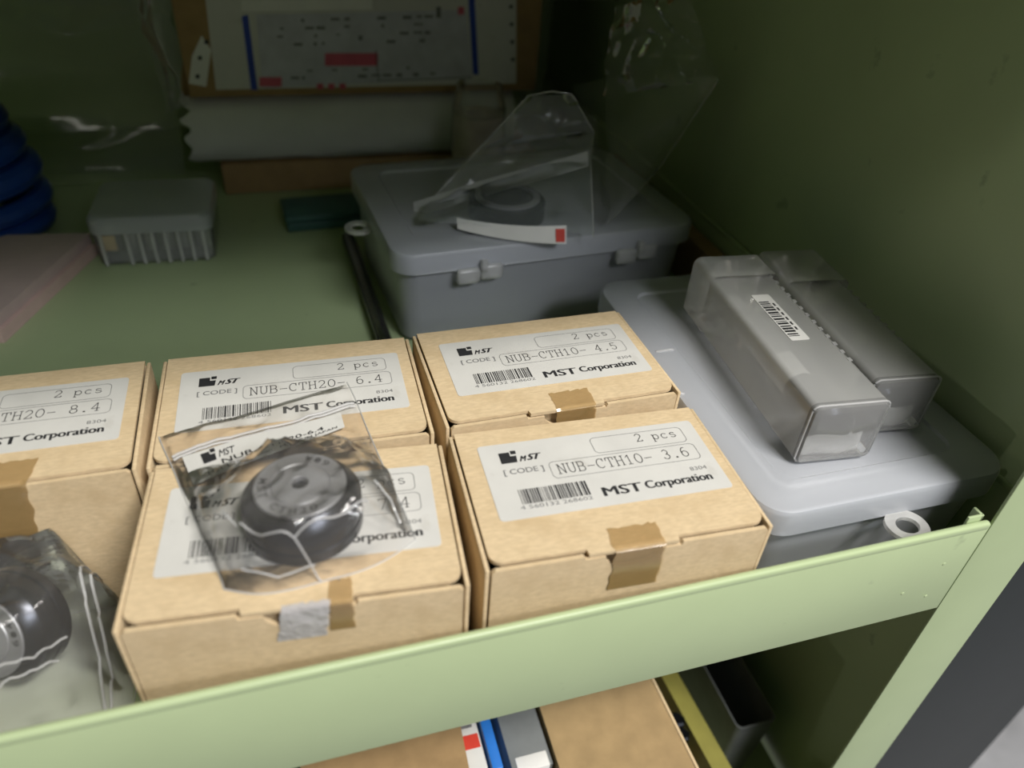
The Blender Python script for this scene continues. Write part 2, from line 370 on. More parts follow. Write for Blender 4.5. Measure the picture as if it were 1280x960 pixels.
kraft_box(-.3916, -.0210, math.radians(-4.596), 'NUB-CTH20- 7.4', 3, 'kraft box with the bagged black nut lying on its lid', (.0087, .0182, -.0065), [(BT, .0625, .070, .009, .013, 0), ('white_tape', .048, .063, .0015, .0150, .15)])
kraft_box(-.3877, .0495, math.radians(-1.571), 'NUB-CTH20- 6.4', 4, 'kraft box with label ending 6.4, under the top of a clear bag', (.0085, .0175, .0), [(BT, .045, .064, .010, .012, 0)])
kraft_box(-.391-BW, .0502, math.radians(-.07), 'NUB-CTH20- 8.4', 5, 'kraft box with label ending 8.4, partly taped front, behind a bagged nut', (.0082, .0185, -.004), [(BT, .050, .072, .013, .026, .12)])

# ------------------------------------------------------------------ frosted organizers
def organizer(label, cx, cy, rz, W, D, H, hinge_side, tab_side, tab_pos, hinges, ndiv):
    t = thing('plastic_organizer', label, 'storage case', (cx, cy, .0002), rz, 'frosted plastic organizers')
    hb = H-.006
    loops = []
    for (i, z) in ((.010, 0), (.0065, .003), (.0035, hb)): loops.append(rrect(W-2*i, D-2*i, .012, z))
    for (i, z) in ((.0048, hb), (.0080, .005), (.012, .0018)): loops.append(rrect(W-2*i, D-2*i, .011, z))
    MB().loft(loops).build('tray', 'frosted_body', t)
    for k in range(ndiv):
        x = -W/2+W*(k+1)/(ndiv+1)
        MB().box((x-.0008, -D/2+.0095, .002), (x+.0008, D/2-.0095, hb-.004), .0003).build('divider', 'frosted_body', t)
    L = [(0, H-.0135, .014), (0, H-.0030, .014), (.0008, H-.0009, .0135), (.0026, H, .012), (.0170, H, .008), (.0182, H-.0012, .007)]
    lo = [rrect(W-2*i, D-2*i, r, z) for i, z, r in L]
    Li = [(.0185, H-.0028, .007), (.0030, H-.0020, .011), (.0016, H-.0040, .012), (.0014, H-.0135, .0128)]
    li = [rrect(W-2*i, D-2*i, r, z) for i, z, r in Li]
    m = MB(); m.loft(lo, False, True); m.loft(li[::-1], False, False); 
    m.bm.faces.ensure_lookup_table()
    # close the bottom rim and the underside of the recess
    m.loft([lo[0], li[-1]], False, False); m.face(li[0])
    lid = m.build('lid', 'frosted', t)
    for hx in hinges:
        h = MB()
        for dx, zz in ((-.008, -.0015), (.0065, 0)):
            h.box((dx-.0085, -.0042, H-.0205+zz), (dx+.0060, .0006, H-.0105+zz), .0022, 3)
        h.box((-.002, -.0052, H-.0150), (.0025, .0, H-.0070), .0015, 2)
        rot = {'front': 0, 'left': -PI/2, 'right': PI/2}[hinge_side]
        loc = {'front': (hx, -D/2, 0), 'left': (-W/2, hx, 0), 'right': (W/2, hx, 0)}[hinge_side]
        h.build('hinge', 'clear_rim', t, loc=loc, rot=(0, 0, rot))
    # hanging tab: flat plate with an oval eye
    n = 28; out_, in_ = [], []
    for k in range(n):
        a = 2*PI*k/n; c, s = math.cos(a), math.sin(a)
        out_.append((.0092*c, -.0068+.0092*s if s < 0 else -.0068+.0085*s)); in_.append((.0052*c, -.0072+.0044*s))
    g = MB(); z0, z1 = 0, .0018
    g.loft([[(*q, z0) for q in out_], [(*q, z1) for q in out_], [(*q, z1) for q in in_], [(*q, z0) for q in in_], [(*q, z0) for q in out_]], False, False)
    rot = {'front': 0, 'left': -PI/2}[tab_side]; loc = {'front': (tab_pos, -D/2, H-.0145), 'left': (-W/2, tab_pos, H-.0145)}[tab_side]
    g.build('hanging_tab', 'clear_case', t, loc=loc, rot=(0, 0, rot))
    return t
organizer('frosted plastic organizer behind the lip, carrying two long clear tool boxes', -.0990, .0775, 0, .124, .188, .058, 'left', 'front', .0035, (-.022, .022), 2)
organizer('frosted plastic organizer standing behind the kraft boxes with clear bags on its lid', -.1745, .2830, math.radians(4.0), .203, .142, .066, 'front', 'left', -.002, (-.048, .058), 2)
OZ = .0583
_org = bpy.data.objects['plastic_organizer']
for (px, py) in ((833, 438), (846, 493)):
    q = at(px, py, 2, .0582)-_org.location
    MB().box((q.x-.006, q.y-.0006, q.z-.0004), (q.x+.004, q.y+.0006, q.z+.0006), .0003).build('emboss', 'clear_rim', _org)

# ------------------------------------------------------------------ long clear tool boxes
def tool_box(label, x, y, rz, W, L, H, barlabel, capl, tool_r):
    t = thing('clear_tool_box', label, 'plastic box', (x, y, OZ), rz, 'clear tool boxes on the organizer')
    def shell(y0, y1, w_, h_, th, z0, name, mat):
        lp = []
        for d, yy in ((.003, y0), (.0008, y0+.0008), (0, y0+.003), (0, y1)):
            lp.append([(q[0], yy, q[1]+z0+h_/2) for q in rrect(w_-2*d, h_-2*d, .003, 0)])
        return MB().loft(lp, True, False).build(name, mat, t)
    def ring(y): return [(q[0], y, q[1]+H/2) for q in rrect(W, H, .003, 0)]
    MB().loft([ring(.0042), ring(L-capl)], False, False).build('sleeve', 'clear_case', t)
    shell(0, .0042, W, H, .0012, 0, 'sleeve_end', 'clear_end')
    MB().tube([(q[0], .0022, q[2]*.985+.0003) for q in ring(0)], .00045, 6, True).build('end_rim', 'clear_rim', t)
    c = MB(); lp = []
    for d, yy in ((-.0014, L-capl-.010), (-.0014, L-.003), (.002, L)): lp.append([(q[0], yy, q[1]+H/2+.0014) for q in rrect(W-2*d, H-2*d, .004, 0)])
    c.loft(lp, False, True); c.build('cap', 'clear_case', t)
    # ratchet ticks along the top edge
    k = MB()
    for i in range(14): k.box((W/2-.0030, .030+i*.0062, H-.0001), (W/2-.0012, .0322+i*.0062, H+.0004))
    tag(k.build('ratchet_teeth', 'clear_rim', t, smooth=False), kind='stuff')
    # slip of paper folded in the near end
    s = MB(); s.grid(lambda u, v: (-W/2+.004+u*(W-.008), .0043+.0009*math.sin(u*7)+.0006*v, .0014+v*.010), 10, 4); s.build('paper_slip', 'white_paper', t)
    if barlabel:
        b = MB().prism([(q[0], q[1]) for q in rrect(.0095, .040, .0008, 0)], 0, .0002).build('label', 'white_paper', t, loc=(.001, .068, H+.0001), rot=(0, 0, math.radians(1)))
        pr = MB(); yy = -.017; rnd = random.Random(3)
        while yy < .013: hgt = rnd.choice((.0006, .001, .0015)); pr.rect(-.0042, yy, .0012, yy+hgt, .0003); yy += hgt+rnd.choice((.0007, .0011))
        for k2 in range(6): pr.rect(.0022, -.012+k2*.0042, .0032, -.0095+k2*.0042, .0003)
        pr.build('print', 'ink', b, smooth=False)
    # the tool lying inside
    tl = thing('collet_tool', 'steel tool seen through %s' % ('the labelled clear box' if barlabel else 'the unlabelled clear box'), 'tool', (x, y, OZ), rz)
    M = Matrix.Translation((0, .0066, .0018+tool_r)) @ Matrix.Rotation(-PI/2, 4, 'X')
    MB().lathe([(tool_r*.35, .004), (tool_r*.38, 0), (tool_r*.8, 0), (tool_r, .0018), (tool_r, .022), (tool_r*.8, .024), (tool_r*.72, .03)], 32).xf(M).build('head', 'black_steel', tl)
    MB().lathe([(tool_r*.70, .03), (tool_r*.70, L*.66), (tool_r*.55, L*.70), (tool_r*.5, L*.82)], 28).xf(M).build('shank', 'shank_grey', tl)
    return t
tool_box('long clear plastic tool box with a white barcode label on top', -.1160, .0060, math.radians(-5.0), .0355, .127, .0305, True, .014, .0108)
tool_box('long clear plastic tool box without label, between labelled box and green wall', -.0785, .0170, math.radians(-6.0), .0325, .118, .0295, False, .026, .0090)

# ------------------------------------------------------------------ nuts and zip bags
def nut(label, loc, rot):
    t = thing('collet_nut', label, 'nut', loc, 0, 'black collet nuts'); t.rotation_euler = rot
    R = .0195
    pr = [(.012, 0), (.0178, 0), (R, .0014), (R, .0052), (R-.0007, .0056), (R-.0007, .0068), (R, .0072), (R, .0132), (R-.0006, .0142), (.0158, .0178), (.0150, .0182), (.0148, .0176)]
    MB().lathe(pr, 64).build('body', 'black_steel', t)
    MB().lathe([(.0149, .0174), (.0149, .0186), (.0146, .0189), (.0098, .0189), (.0094, .0185), (.0090, .0190), (.0062, .0195), (.0030, .0196), (.0027, .0192), (.0026, .012)], 64).build('face_ring', 'steel_face', t)
    g = MB()
    for txt, a0, a1 in (('MST CTH20', 140, 280), ('6.4', 20, 65)):
        n = len(txt)
        for i, ch in enumerate(txt):
            if ch == ' ': continue
            a = math.radians(a0+(a1-a0)*(i+.5)/n); rr = .0121
            M = Matrix.Translation((rr*math.cos(a), rr*math.sin(a), .01897)) @ Matrix.Rotation(a+PI/2, 4, 'Z')
            put_text(g, ch, -.0012, -.0013, .0012, .0013, 0, .01, 0, lambda q, M=M: M @ q)
    g.build('engraving', 'ink', t, smooth=False)
    return t
nut('black steel nut with grey ringed face, in the zip bag on a kraft box', (-.3335, .0085, BH+.0010), (0, 0, .25))

def drape(quad, base, bumps, seed, nu=70, nv=70, amp=.0012, gap=.0009, fold=6, tip=0, cre=True):
    """top sheet of a flat bag: flat rim, tented over what lies inside"""
    A, B, C, D = [Vector((q[0], q[1], 0)) for q in quad]
    def fn(u, v):
        P = A.lerp(B, u).lerp(D.lerp(C, u), v)
        P.y -= tip*max(0, 1-v*2.2)**2*4*u*(1-u); e = min(u, 1-u, v, 1-v); rim = min(1, e/.045); rim = rim*rim*(3-2*rim)
        P.x += .0014*noise.noise(Vector((u*3, v*3, seed))); P.y += .0014*noise.noise(Vector((u*3, v*3, seed+5)))
        h = 0
        for cx, cy, r, hh, L in bumps:
            d = math.hypot(P.x-cx, P.y-cy); th = math.atan2(P.y-cy, P.x-cx)
            Lr = L*(.62+.5*abs(noise.noise(Vector((math.cos(th)*2.2, math.sin(th)*2.2, seed+2)))*1.7))
            k = 1 if d < r else max(0, 1-(d-r)/Lr)
            k = k**1.35 if d >= r else 1
            wr = .0016*math.sin(th*fold+seed)*max(0, min(1, (d-r*.8)/.006))*min(1, k*3) if hh else 0
            h = max(h, hh*k+wr*k)
        sl_ = min(1, h/.006)
        w_ = sl_*.0013*(1-abs(noise.noise(Vector((P.x*95+3, P.y*95, seed+1)))*2.2))**3 if cre else 0
        w_ += amp*abs(noise.noise(Vector((P.x*70, P.y*70, seed)))) + amp*.8*(1-abs(noise.noise(Vector((P.x*38+9, P.y*38, seed)))*2))**4
        return (P.x, P.y, base+.0002+(gap+h+max(0, w_))*rim)
    return fn
def zip_bag(label, quad, base, bumps, seed, mat='film', zip_v=.90, back=True, **kw):
    cx = sum(q[0] for q in quad)/4; cy = sum(q[1] for q in quad)/4
    t = thing('zip_bag', label, 'bag', (cx, cy, base)); o = -Vector(t.location)
    fn = drape(quad, base, bumps, seed, **kw)
    m = MB(); m.grid(fn, 80, 80); m.build('film', mat, t, loc=o, angle=60)
    if back:
        A, B, C, D = [Vector((q[0], q[1], base+.0003)) for q in quad]
        MB().grid(lambda u, v: A.lerp(B, u).lerp(D.lerp(C, u), v)-Vector((0, kw.get('tip', 0)*max(0, 1-v*2.2)**2*4*u*(1-u), 0)), 16, 16).build('back_film', 'film_clear', t, loc=o)
    for k in (0, .022):
        pts = [Vector(fn(.02+.96*i/30, zip_v+k))+Vector((0, 0, .0007)) for i in range(31)]
        MB().tube(pts, .00055, 6).build('zip_seal', 'clear_rim', t, loc=o)
    return t, fn, o
def find_uv(fn, px, py, n=60):
    best = None
    for i in range(n+1):
        for j in range(n+1):
            d = Vector(fn(i/n, j/n))-CAM; zz = d.dot(FWD); e = (640+F_PX*d.dot(RIGHT)/zz-px)**2+(480-F_PX*d.dot(UP)/zz-py)**2
            if best is None or e < best[0]: best = (e, i/n, j/n)
    return best[1:]
def fold_glints(t, o, fn, paths, r=.00035, mat='clear_rim'):  # pale tubes along creases stand in for white highlights on the film
    for pth in paths:
        uv = [find_uv(fn, *q) for q in pth]; pts = []
        for (u0, v0), (u1, v1) in zip(uv, uv[1:]):
            for k in range(6): pts.append(Vector(fn(u0+(u1-u0)*k/6, v0+(v1-v0)*k/6))+Vector((0, 0, .0003)))
        pts.append(Vector(fn(*uv[-1]))+Vector((0, 0, .0003)))
        if (pts[0]-pts[-1]).length > .002: MB().tube(pts, r, 6).build('fold', mat, t, loc=o)
def seams(t, o, fn, r=.0003):
    for f in (lambda k: (0, k), lambda k: (1, k), lambda k: (k, 0)):
        MB().tube([Vector(fn(*f(k/24)))+Vector((0, 0, .0003)) for k in range(25)], r, 6).build('side_seam', 'film_seal', t, loc=o)
# bag on the front kraft box; quad runs near-left, near-right, far-right, far-left
qC = [(-.3600, -.0130), (-.2985, -.0070), (-.3105, .0860), (-.3840, .0660)]
tC, fnC, oC = zip_bag('clear zip bag with printed slip holding a nut, lying across two kraft boxes', qC, BH, [(-.3335, .0085, .0205, .0212, .030)], 4, zip_v=.80, tip=.008, fold=5)
seams(tC, oC, fnC)
fold_glints(tC, oC, fnC, [[(372, 676), (415, 655), (462, 628)], [(300, 652), (325, 668), (368, 676), (388, 700), (404, 730)], [(468, 600), (490, 628), (500, 655)], [(280, 640), (296, 655)], [(300, 712), (345, 716), (395, 712)]])
S0, S1, S2, S3 = Vector((-.3700, .0335, 0)), Vector((-.3150, .0545, 0)), Vector((-.3155, .0640, 0)), Vector((-.3745, .0495, 0))
slipz = BH+.0030
sm = MB(); sm.grid(lambda u, v: S0.lerp(S1, u).lerp(S3.lerp(S2, u), v)+Vector((0, 0, slipz+.0006*math.sin(u*5))), 14, 3)
sl = sm.build('printed_slip', 'label_paper', tC, loc=oC)
pm = MB()
def slipM(q):
    u, v = q.x, q.y; P = S0.lerp(S1, u).lerp(S3.lerp(S2, u), v); return (P.x, P.y, slipz+.0006*math.sin(u*5)+.0004)
pm.face([slipM(Vector(q)) for q in ((.10, .50, 0), (.175, .50, 0), (.18, .74, 0), (.15, .74, 0), (.15, .86, 0), (.10, .86, 0))])
pm.face([slipM(Vector(q)) for q in ((.157, .80, 0), (.185, .80, 0), (.185, .93, 0), (.157, .93, 0))])
put_text(pm, 'MST', .195, .54, .30, .80, 0, 0, .4, slipM)
put_text(pm, 'NUB-CTH20-6.4', .20, .27, .86, .45, 0, 0, 0, slipM)
put_text(pm, 'MST Corporation   MADE IN JAPAN', .10, .06, .95, .20, 0, 0, 0, slipM)
pm.build('print', 'ink', sl, smooth=False)
# bag on the shelf at the left
nut('black steel nut tipped on its side, in the zip bag on the shelf board', (-.4370, .0330, .0225), (math.radians(62), math.radians(18), math.radians(-38)))
tL, fnL, oL = zip_bag('clear zip bag holding a tipped nut on the green shelf board', [(-.4980, -.0300), (-.4025, -.0285), (-.4045, .0475), (-.5020, .0490)][1:] + [(-.4980, -.0300)], 0.0002, [(-.4430, .0265, .0270, .0505, .020), (-.470, -.008, .010, .013, .03)], 9, mat='film', zip_v=.07, amp=.003)

seams(tL, oL, fnL)
fold_glints(tL, oL, fnL, [[(2, 835), (40, 822), (85, 795)], [(0, 858), (45, 838), (70, 828)]])
for c_ in tL.children:
    if c_.name.startswith('back_film'): c_.data.materials[0] = MATS['film_seal']

# ------------------------------------------------------------------ bags on the rear organizer
OZ = .0665
def sheet(P, nu, nv, bulge, seed, amp=.003):
    """soft sheet through a 4-corner patch, bulged along its normal and crumpled"""
    A, B, C, D = [Vector(q) for q in P]; n = (B-A).cross(D-A).normalized()
    def fn(u, v):
        q = A.lerp(B, u).lerp(D.lerp(C, u), v)
        e = (4*u*(1-u))**.7*(4*v*(1-v))**.7
        w_ = amp*noise.noise(Vector((u*4, v*4, seed)))+amp*1.2*(1-abs(noise.noise(Vector((u*3.1+7, v*2.3, seed)))*2))**3*.5
        return q+n*(bulge*e+w_)
    return MB().grid(fn, nu, nv)
def bag(name, label, loc):
    t = thing(name, label, 'bag', loc); return t, -Vector(loc)
b1, o1 = bag('poly_bag', 'small clear bag with white red-marked strip on the rear organizer lid', (-.19, .265, OZ))
FLc, FRc = at(522, 276, 2, OZ+.006), at(742, 296, 2, OZ+.006)
BL1, BR1 = at(612, 178, 1, 0.284), at(742, 165, 1, 0.272); AP = at(690, 114, 1, 0.280)
sheet([FLc, FRc, at(738, 196, 1, 0.246), at(528, 262, 1, 0.269)], 40, 24, .010, 2.2, .004).build('front_film', 'film_teal', b1, loc=o1)
sheet([at(528, 262, 1, 0.269), at(738, 196, 1, 0.246), BR1, at(600, 185, 1, 0.281)], 36, 20, .006, 6.1, .005).build('front_film', 'film_milky', b1, loc=o1)
sheet([at(600, 185, 1, 0.281), BR1, at(715, 118, 1, 0.278), at(660, 120, 1, 0.282)], 24, 16, .006, 3.7, .004).build('front_film', 'film_milky', b1, loc=o1)
sheet([at(530, 262, 2, OZ+.008), at(752, 268, 2, OZ+.008), at(745, 150, 1, 0.284), at(640, 130, 1, 0.296)], 30, 24, -.006, 8.4, .006).build('back_film', 'film_clear', b1, loc=o1)
# seal band across the bag
p0, p1 = at(518, 272, 1, 0.265), at(736, 205, 1, 0.243)
up_ = Vector((0, .004, .0085))
MB().grid(lambda u, v: p0.lerp(p1, u)+up_*v+Vector((0, -.0035*math.sin(PI*u), .002*math.sin(u*4))), 24, 3).build('seal_band', 'film_seal', b1, loc=o1)
MB().tube([at(516, 268, 1, .264), at(528, 262, 1, .269), at(600, 185, 1, .281), at(660, 120, 1, .282), at(690, 114, 1, .280), at(715, 118, 1, .278), at(742, 165, 1, .272), at(738, 196, 1, .246), at(742, 296, 2, OZ+.006)], .0004, 6).build('side_seam', 'film_seal', b1, loc=o1)
# white strip curved along the lower front, with its red block
c0, c1, c2 = at(572, 286, 2, OZ+.001), at(640, 305, 2, OZ+.001), at(708, 305, 2, OZ+.001)
def strip_fn(u, v):
    q = c0*((1-u)**2)+c1*(2*u*(1-u))+c2*(u*u)
    return q+Vector((0, .0035*v, .0105*v*(.55+.45*u)))
MB().grid(strip_fn, 24, 3).build('paper_strip', 'white_paper', b1, loc=o1)
MB().grid(lambda u, v: Vector(strip_fn(.90+.085*u, .12+.72*v))+Vector((0, -.0004, 0)), 3, 3).build('red_block', 'red_ink', b1, loc=o1)
dn = thing('steel_ring', 'dark steel ring inside the small bag on the rear organizer', 'ring', (-.1930, .2450, OZ+.0005))
MB().lathe([(.013, 0), (.0225, 0), (.024, .0015), (.024, .012), (.0225, .0135), (.015, .0135), (.013, .012), (.013, 0)], 48, cap=False).build('body', 'black_steel', dn)
MB().lathe([(.0165, .0136), (.0205, .0136), (.0205, .0150), (.0165, .0150), (.0165, .0136)], 40, cap=False).build('face_ring', 'steel_face', dn)
b2, o2 = bag('poly_bag', 'large open clear bag leaning behind the small bag toward the green wall', (-.11, .30, OZ))
sheet([at(760, 280, 2, OZ+.005), at(828, 205, 1, .262), at(898, 100, 1, .250), at(754, 120, 1, .300)], 50, 50, .006, 11.3, .005).build('front_film', 'film_clear', b2, loc=o2)
sheet([at(754, 120, 1, .300), at(898, 100, 1, .250), at(862, -12, 1, .262), at(770, 8, 1, .310)], 40, 40, .008, 14.9, .006).build('front_film', 'film_clear', b2, loc=o2)
sheet([at(765, 268, 2, OZ+.005), at(820, 215, 1, .275), at(890, 98, 1, .262), at(715, 105, 1, .330)], 40, 40, -.006, 17.5, .005).build('back_film', 'film_clear', b2, loc=o2)
MB().tube([at(760, 280, 2, OZ+.005), at(828, 205, 1, .262), at(898, 100, 1, .250)], .0004, 6).build('side_seam', 'film_milky', b2, loc=o2)
# little tube pack behind the lid
tp = thing('tape_roll', 'small tan roll in clear wrap behind the rear organizer', 'roll', (-.168, .412, .0262))
MB().lathe([(.012, 0), (.020, 0), (.0205, .002), (.0205, .050), (.020, .052), (.012, .052), (.0115, .05), (.0115, .002), (.012, 0)], 40, cap=False).build('core', 'tan_roll', tp)
MB().lathe([(.0218, 0), (.0222, .03), (.0215, .056), (.018, .074)], 32, cap=False).build('wrap', 'film_milky', tp)

# ------------------------------------------------------------------ back of the shelf: cartons, foam, loose film
YC = .45
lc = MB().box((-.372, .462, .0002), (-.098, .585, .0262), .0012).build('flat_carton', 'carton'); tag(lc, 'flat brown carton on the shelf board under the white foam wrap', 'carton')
fm = MB()
def foam(u, v):
    x = -.392+.268*u; ang = PI*v
    z = .0535-.0272*math.cos(ang); y = .500-.046*math.sin(ang)**.28-.004*noise.noise(Vector((x*20, z*40, 1)))
    if u == 0: x += .006*noise.noise(Vector((z*160, 2, 5)))
    x += .010*(abs(((z*70) % 1)-.5)-.25)*max(0, 1-u*12)
    return (x, y, z+.0012*noise.noise(Vector((x*30, y*30, 4))))
fm.grid(foam, 60, 26)
fm.grid(lambda u, v: (-.392+.268*u, .500+.07*v, .0262), 4, 2); fm.grid(lambda u, v: (-.392+.268*u, .500+.07*v, .0808), 4, 2)
fo = fm.build('foam_wrap', 'foam_sheet'); tag(fo, 'white foam sheet wrap lying between the two brown cartons', 'foam')
ct = thing('shipping_carton', 'brown carton with pasted shipping form standing on white foam wrap', 'carton', (-.245, .50, .0825)); co = -Vector(ct.location)
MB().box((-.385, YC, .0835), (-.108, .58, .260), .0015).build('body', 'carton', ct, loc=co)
def onface(px, py): q = at(px, py, 1, YC); return (q.x, q.z)
def poly_on(mb, pts, d):
    mb.face([(x, YC-d, z) for x, z in pts])
pg = MB(); poly_on(pg, [onface(270, 112), onface(645, 104), (onface(640, 0)[0], .205), (onface(262, 0)[0], .205)], .0006)
form = pg.build('shipping_form', 'label_paper', ct, loc=co, smooth=False)
def printed(name, mat, quads, d=.0009):
    k = MB()
    for q in quads: poly_on(k, [onface(*c) for c in q], d)
    return k.build(name, mat, form, smooth=False)
R4 = lambda x0, y0, x1, y1: [(x0, y1), (x1, y1), (x1, y0), (x0, y0)]
printed('blue_bar', 'blue_ink', [[(314, 112), (322, 112), (310, 18), (302, 20)]]); printed('blue_bar', 'blue_ink', [[(591, 93), (598, 93), (592, -20), (584, -20)]])
printed('pale_panel', 'pale_print', [[(328, 110), (590, 98), (582, 12), (320, 18)]], .0007)
for q in (R4(406, 66, 472, 82), R4(324, 96, 352, 108), R4(396, 104, 404, 111), R4(410, 104, 418, 111), R4(424, 104, 432, 111), R4(572, 8, 580, 18)): printed('pink_mark', 'pink_ink', [q])
rnd = random.Random(12); tx = []
for row, y in enumerate((24, 34, 44, 54, 88, 96)):
    x = 345+rnd.random()*30
    while x < 560:
        wd = rnd.choice((4, 7, 11)); yy = y-(x-345)*.03
        if rnd.random() < .42: tx.append(R4(x, yy, x+wd, yy+2.2+2*rnd.random()))
        x += wd+rnd.choice((3, 6, 14))
tx.append([(472, 101), (590, 97), (590, 95.6), (472, 99.6)]); tx.append([(472, 101), (473.5, 101), (470, 62), (468.5, 62)]); tx.append(R4(545, 8, 551, 22)); tx.append(R4(448, 44, 453, 50))
printed('handwriting', 'grey_ink', tx)
printed('white_band', 'white_paper', [[(302, 14), (465, 11), (465, -2), (302, 0)]])
st = MB(); poly_on(st, [onface(*c) for c in ((236, 104), (258, 108), (264, 62), (252, 44), (240, 70))], .0008); ts = st.build('torn_strip', 'white_paper', ct, loc=co, smooth=False)
kk = MB()
for (x, y) in ((258, 52), (250, 72), (247, 95)): poly_on(kk, [onface(x+3*math.cos(a*PI/4), y-3*math.sin(a*PI/4)) for a in range(8)], .0011)
kk.build('punch_hole', 'ink', ts, smooth=False)
kk = MB()
for i in range(5): poly_on(kk, [onface(637.5+i*.8+2.6*math.cos(a*PI/4), -14+22*i-2.6*math.sin(a*PI/4)) for a in range(8)], .0011)
kk.build('punch_hole', 'ink', form, smooth=False)
# crumpled film by the carton and the wide pouch behind the small case
f1, fo1 = bag('plastic_film', 'crumpled clear film hanging beside the shipping carton', (-.40, .47, 0))
sheet([at(215, 140, 1, .47), at(243, 128, 1, .452), (-.383, .452, .22), (-.415, .49, .22)], 20, 40, .006, 21, .012).build('film', 'film_milky', f1, loc=fo1)
pb, po = bag('clear_pouch', 'wide glossy clear pouch standing against the green back panel', (-.50, .52, 0))
def pouch(u, v):
    x = -.640+.235*u; z = .002+.235*v
    y = .500+.10*v-.012*math.sin(PI*u)+.0055*math.sin(v*15+1.2*u+.6)+.004*noise.noise(Vector((u*3, v*9, 3)))+.003*(1-abs(noise.noise(Vector((u*2, v*6, 8)))*2))**4
    return (x, y, z)
MB().grid(pouch, 50, 90).build('film', 'film_smooth', pb, loc=po)
MB().grid(lambda u, v: (-.640+.235*u, .520+.10*v, .002+.235*v), 4, 4).build('back_film', 'film_smooth', pb, loc=po)

# ------------------------------------------------------------------ small things on the board behind the boxes
cs = thing('ribbed_case', 'small clear ribbed plastic case standing on the board before the foam wrap', 'plastic case', (-.4150, .3790, .0002), math.radians(-2))
W, D, H = .078, .066, .037
lo = [rrect(W-2*i, D-2*i, .006, z) for i, z in ((.004, 0), (.001, .002), (0, H-.012))]; li = [rrect(W-2*i, D-2*i, .005, z) for i, z in ((.0012, H-.012), (.002, .003), (.005, .0015))]
MB().loft(lo+li).build('base', 'film_milky', cs)
lo = [rrect(W-2*i, D-2*i, .008, z) for i, z in ((-.001, H-.012), (-.001, H-.003), (.0005, H-.0008), (.003, H))]
MB().loft(lo, False, True).build('lid', 'frosted', cs)
for i in range(9):
    if i == 1: continue
    x = -W/2+.006+i*.0082
    MB().tube([(x, -D/2-.0006, .002), (x, -D/2-.0012, .006), (x, -D/2-.0012, H-.016), (x, -D/2-.0006, H-.012)], .0013, 8).build('rib', 'clear_rim', cs)
for i in range(6):
    x = -W/2+.009+i*.0118
    MB().lathe([(.0048, .003), (.0048, .022), (.004, .0235)], 16).xf(Matrix.Translation((x, -.012, 0))).build('insert', 'bright_steel', cs)
MB().box((-W/2+.006, -D/2-.0006, H-.024), (-W/2+.015, -D/2-.0002, H-.013)).build('sticker', 'tan_roll', cs)
pk = thing('paper_stack', 'pale pink board slab lying beside the ribbed case', 'board', (-.53, .33, 0))
ko = -Vector(pk.location)
a, b, c, d = at(112, 291, 2, .016), at(0, 288, 2, .016), at(-60, 470, 2, .016), at(0, 397, 2, .016)
top = [(d.x-.004, d.y-.001), (a.x, a.y), (a.x-.12, a.y+.012), (d.x-.13, d.y+.03)]
MB().prism(top, .0085, .0160).build('top_board', 'pink_board', pk, loc=ko, smooth=False)
MB().prism([(x+(.0022 if i < 2 else 0), y-(.002 if i < 2 else 0)) for i, (x, y) in enumerate(top)], .0002, .0083).build('bottom_board', 'pink_edge', pk, loc=ko, smooth=False)
# coil of blue hose, partly in view
bc = thing('hose_coil', 'coil of dark blue hose resting behind the pink board slab', 'hose', (-.553, .415, 0))
for i, (z, R, tl) in enumerate(((.012, .056, .00), (.027, .058, .10), (.046, .055, .16), (.063, .050, .22), (.080, .044, .25))):
    pts = [(R*math.cos(2*PI*k/40), R*.8*math.sin(2*PI*k/40), z+tl*R*.35*math.sin(2*PI*k/40+.4*i)) for k in range(40)]
    MB().tube(pts, .0095 if i > 1 else .0075, 10, True).build('hose_loop', 'blue_plastic', bc)
te = thing('teal_case', 'flat dark teal case lying on the board beside the rear organizer', 'case', (-.297, .402, 0), math.radians(4))
MB().box((-.030, -.018, .0002), (.028, .018, .0075), .0012).build('base', 'teal_plastic', te); MB().box((-.031, -.019, .0080), (.029, .019, .0135), .0015).build('lid', 'teal_plastic', te)
br = thing('steel_bar', 'dark steel bar lying along the side of the rear organizer', 'bar', (-.2800, .285, 0), math.radians(2.0))
MB().box((-.0045, -.088, .0002), (.0045, .075, .0080), .0012).build('bar', 'dark_bar', br); MB().box((-.0030, -.086, .0081), (.0005, .073, .0092), .0004).build('ridge', 'bright_steel', br)
cb = MB().box((-.0500, .12, .0002), (-.0375, .42, .036), .0006).build('cardboard_strip', 'carton'); tag(cb, 'brown cardboard strip standing between rear organizer and side lip', 'cardboard')

# ------------------------------------------------------------------ lower shelf, seen under the lip
def lower_box(name, label, cat, pts, z0, z1, mat, lidpart=None):
    cx = sum(q[0] for q in pts)/len(pts); cy = sum(q[1] for q in pts)/len(pts)
    t = thing(name, label, cat, (cx, cy, z0)); o = -Vector(t.location)
    MB().prism(pts, z0, z1-.003).build('body', mat, t, loc=o, smooth=False)
    return t, o
ZL = ZLOW+.0002
def top_pts(z, *px): return [tuple(at(x, y, 2, z)[:2]) for x, y in px]
Z1 = -.135
q = top_pts(Z1, (702, 968), (872, 962), (820, 858), (676, 888)); dv = Vector((q[2][0]-q[1][0], q[2][1]-q[1][1])); dw = Vector((q[3][0]-q[0][0], q[3][1]-q[0][1]))
big = [q[0], q[1], (q[1][0]+dv.x*4.5, q[1][1]+dv.y*4.5), (q[0][0]+dw.x*4.5, q[0][1]+dw.y*4.5)]
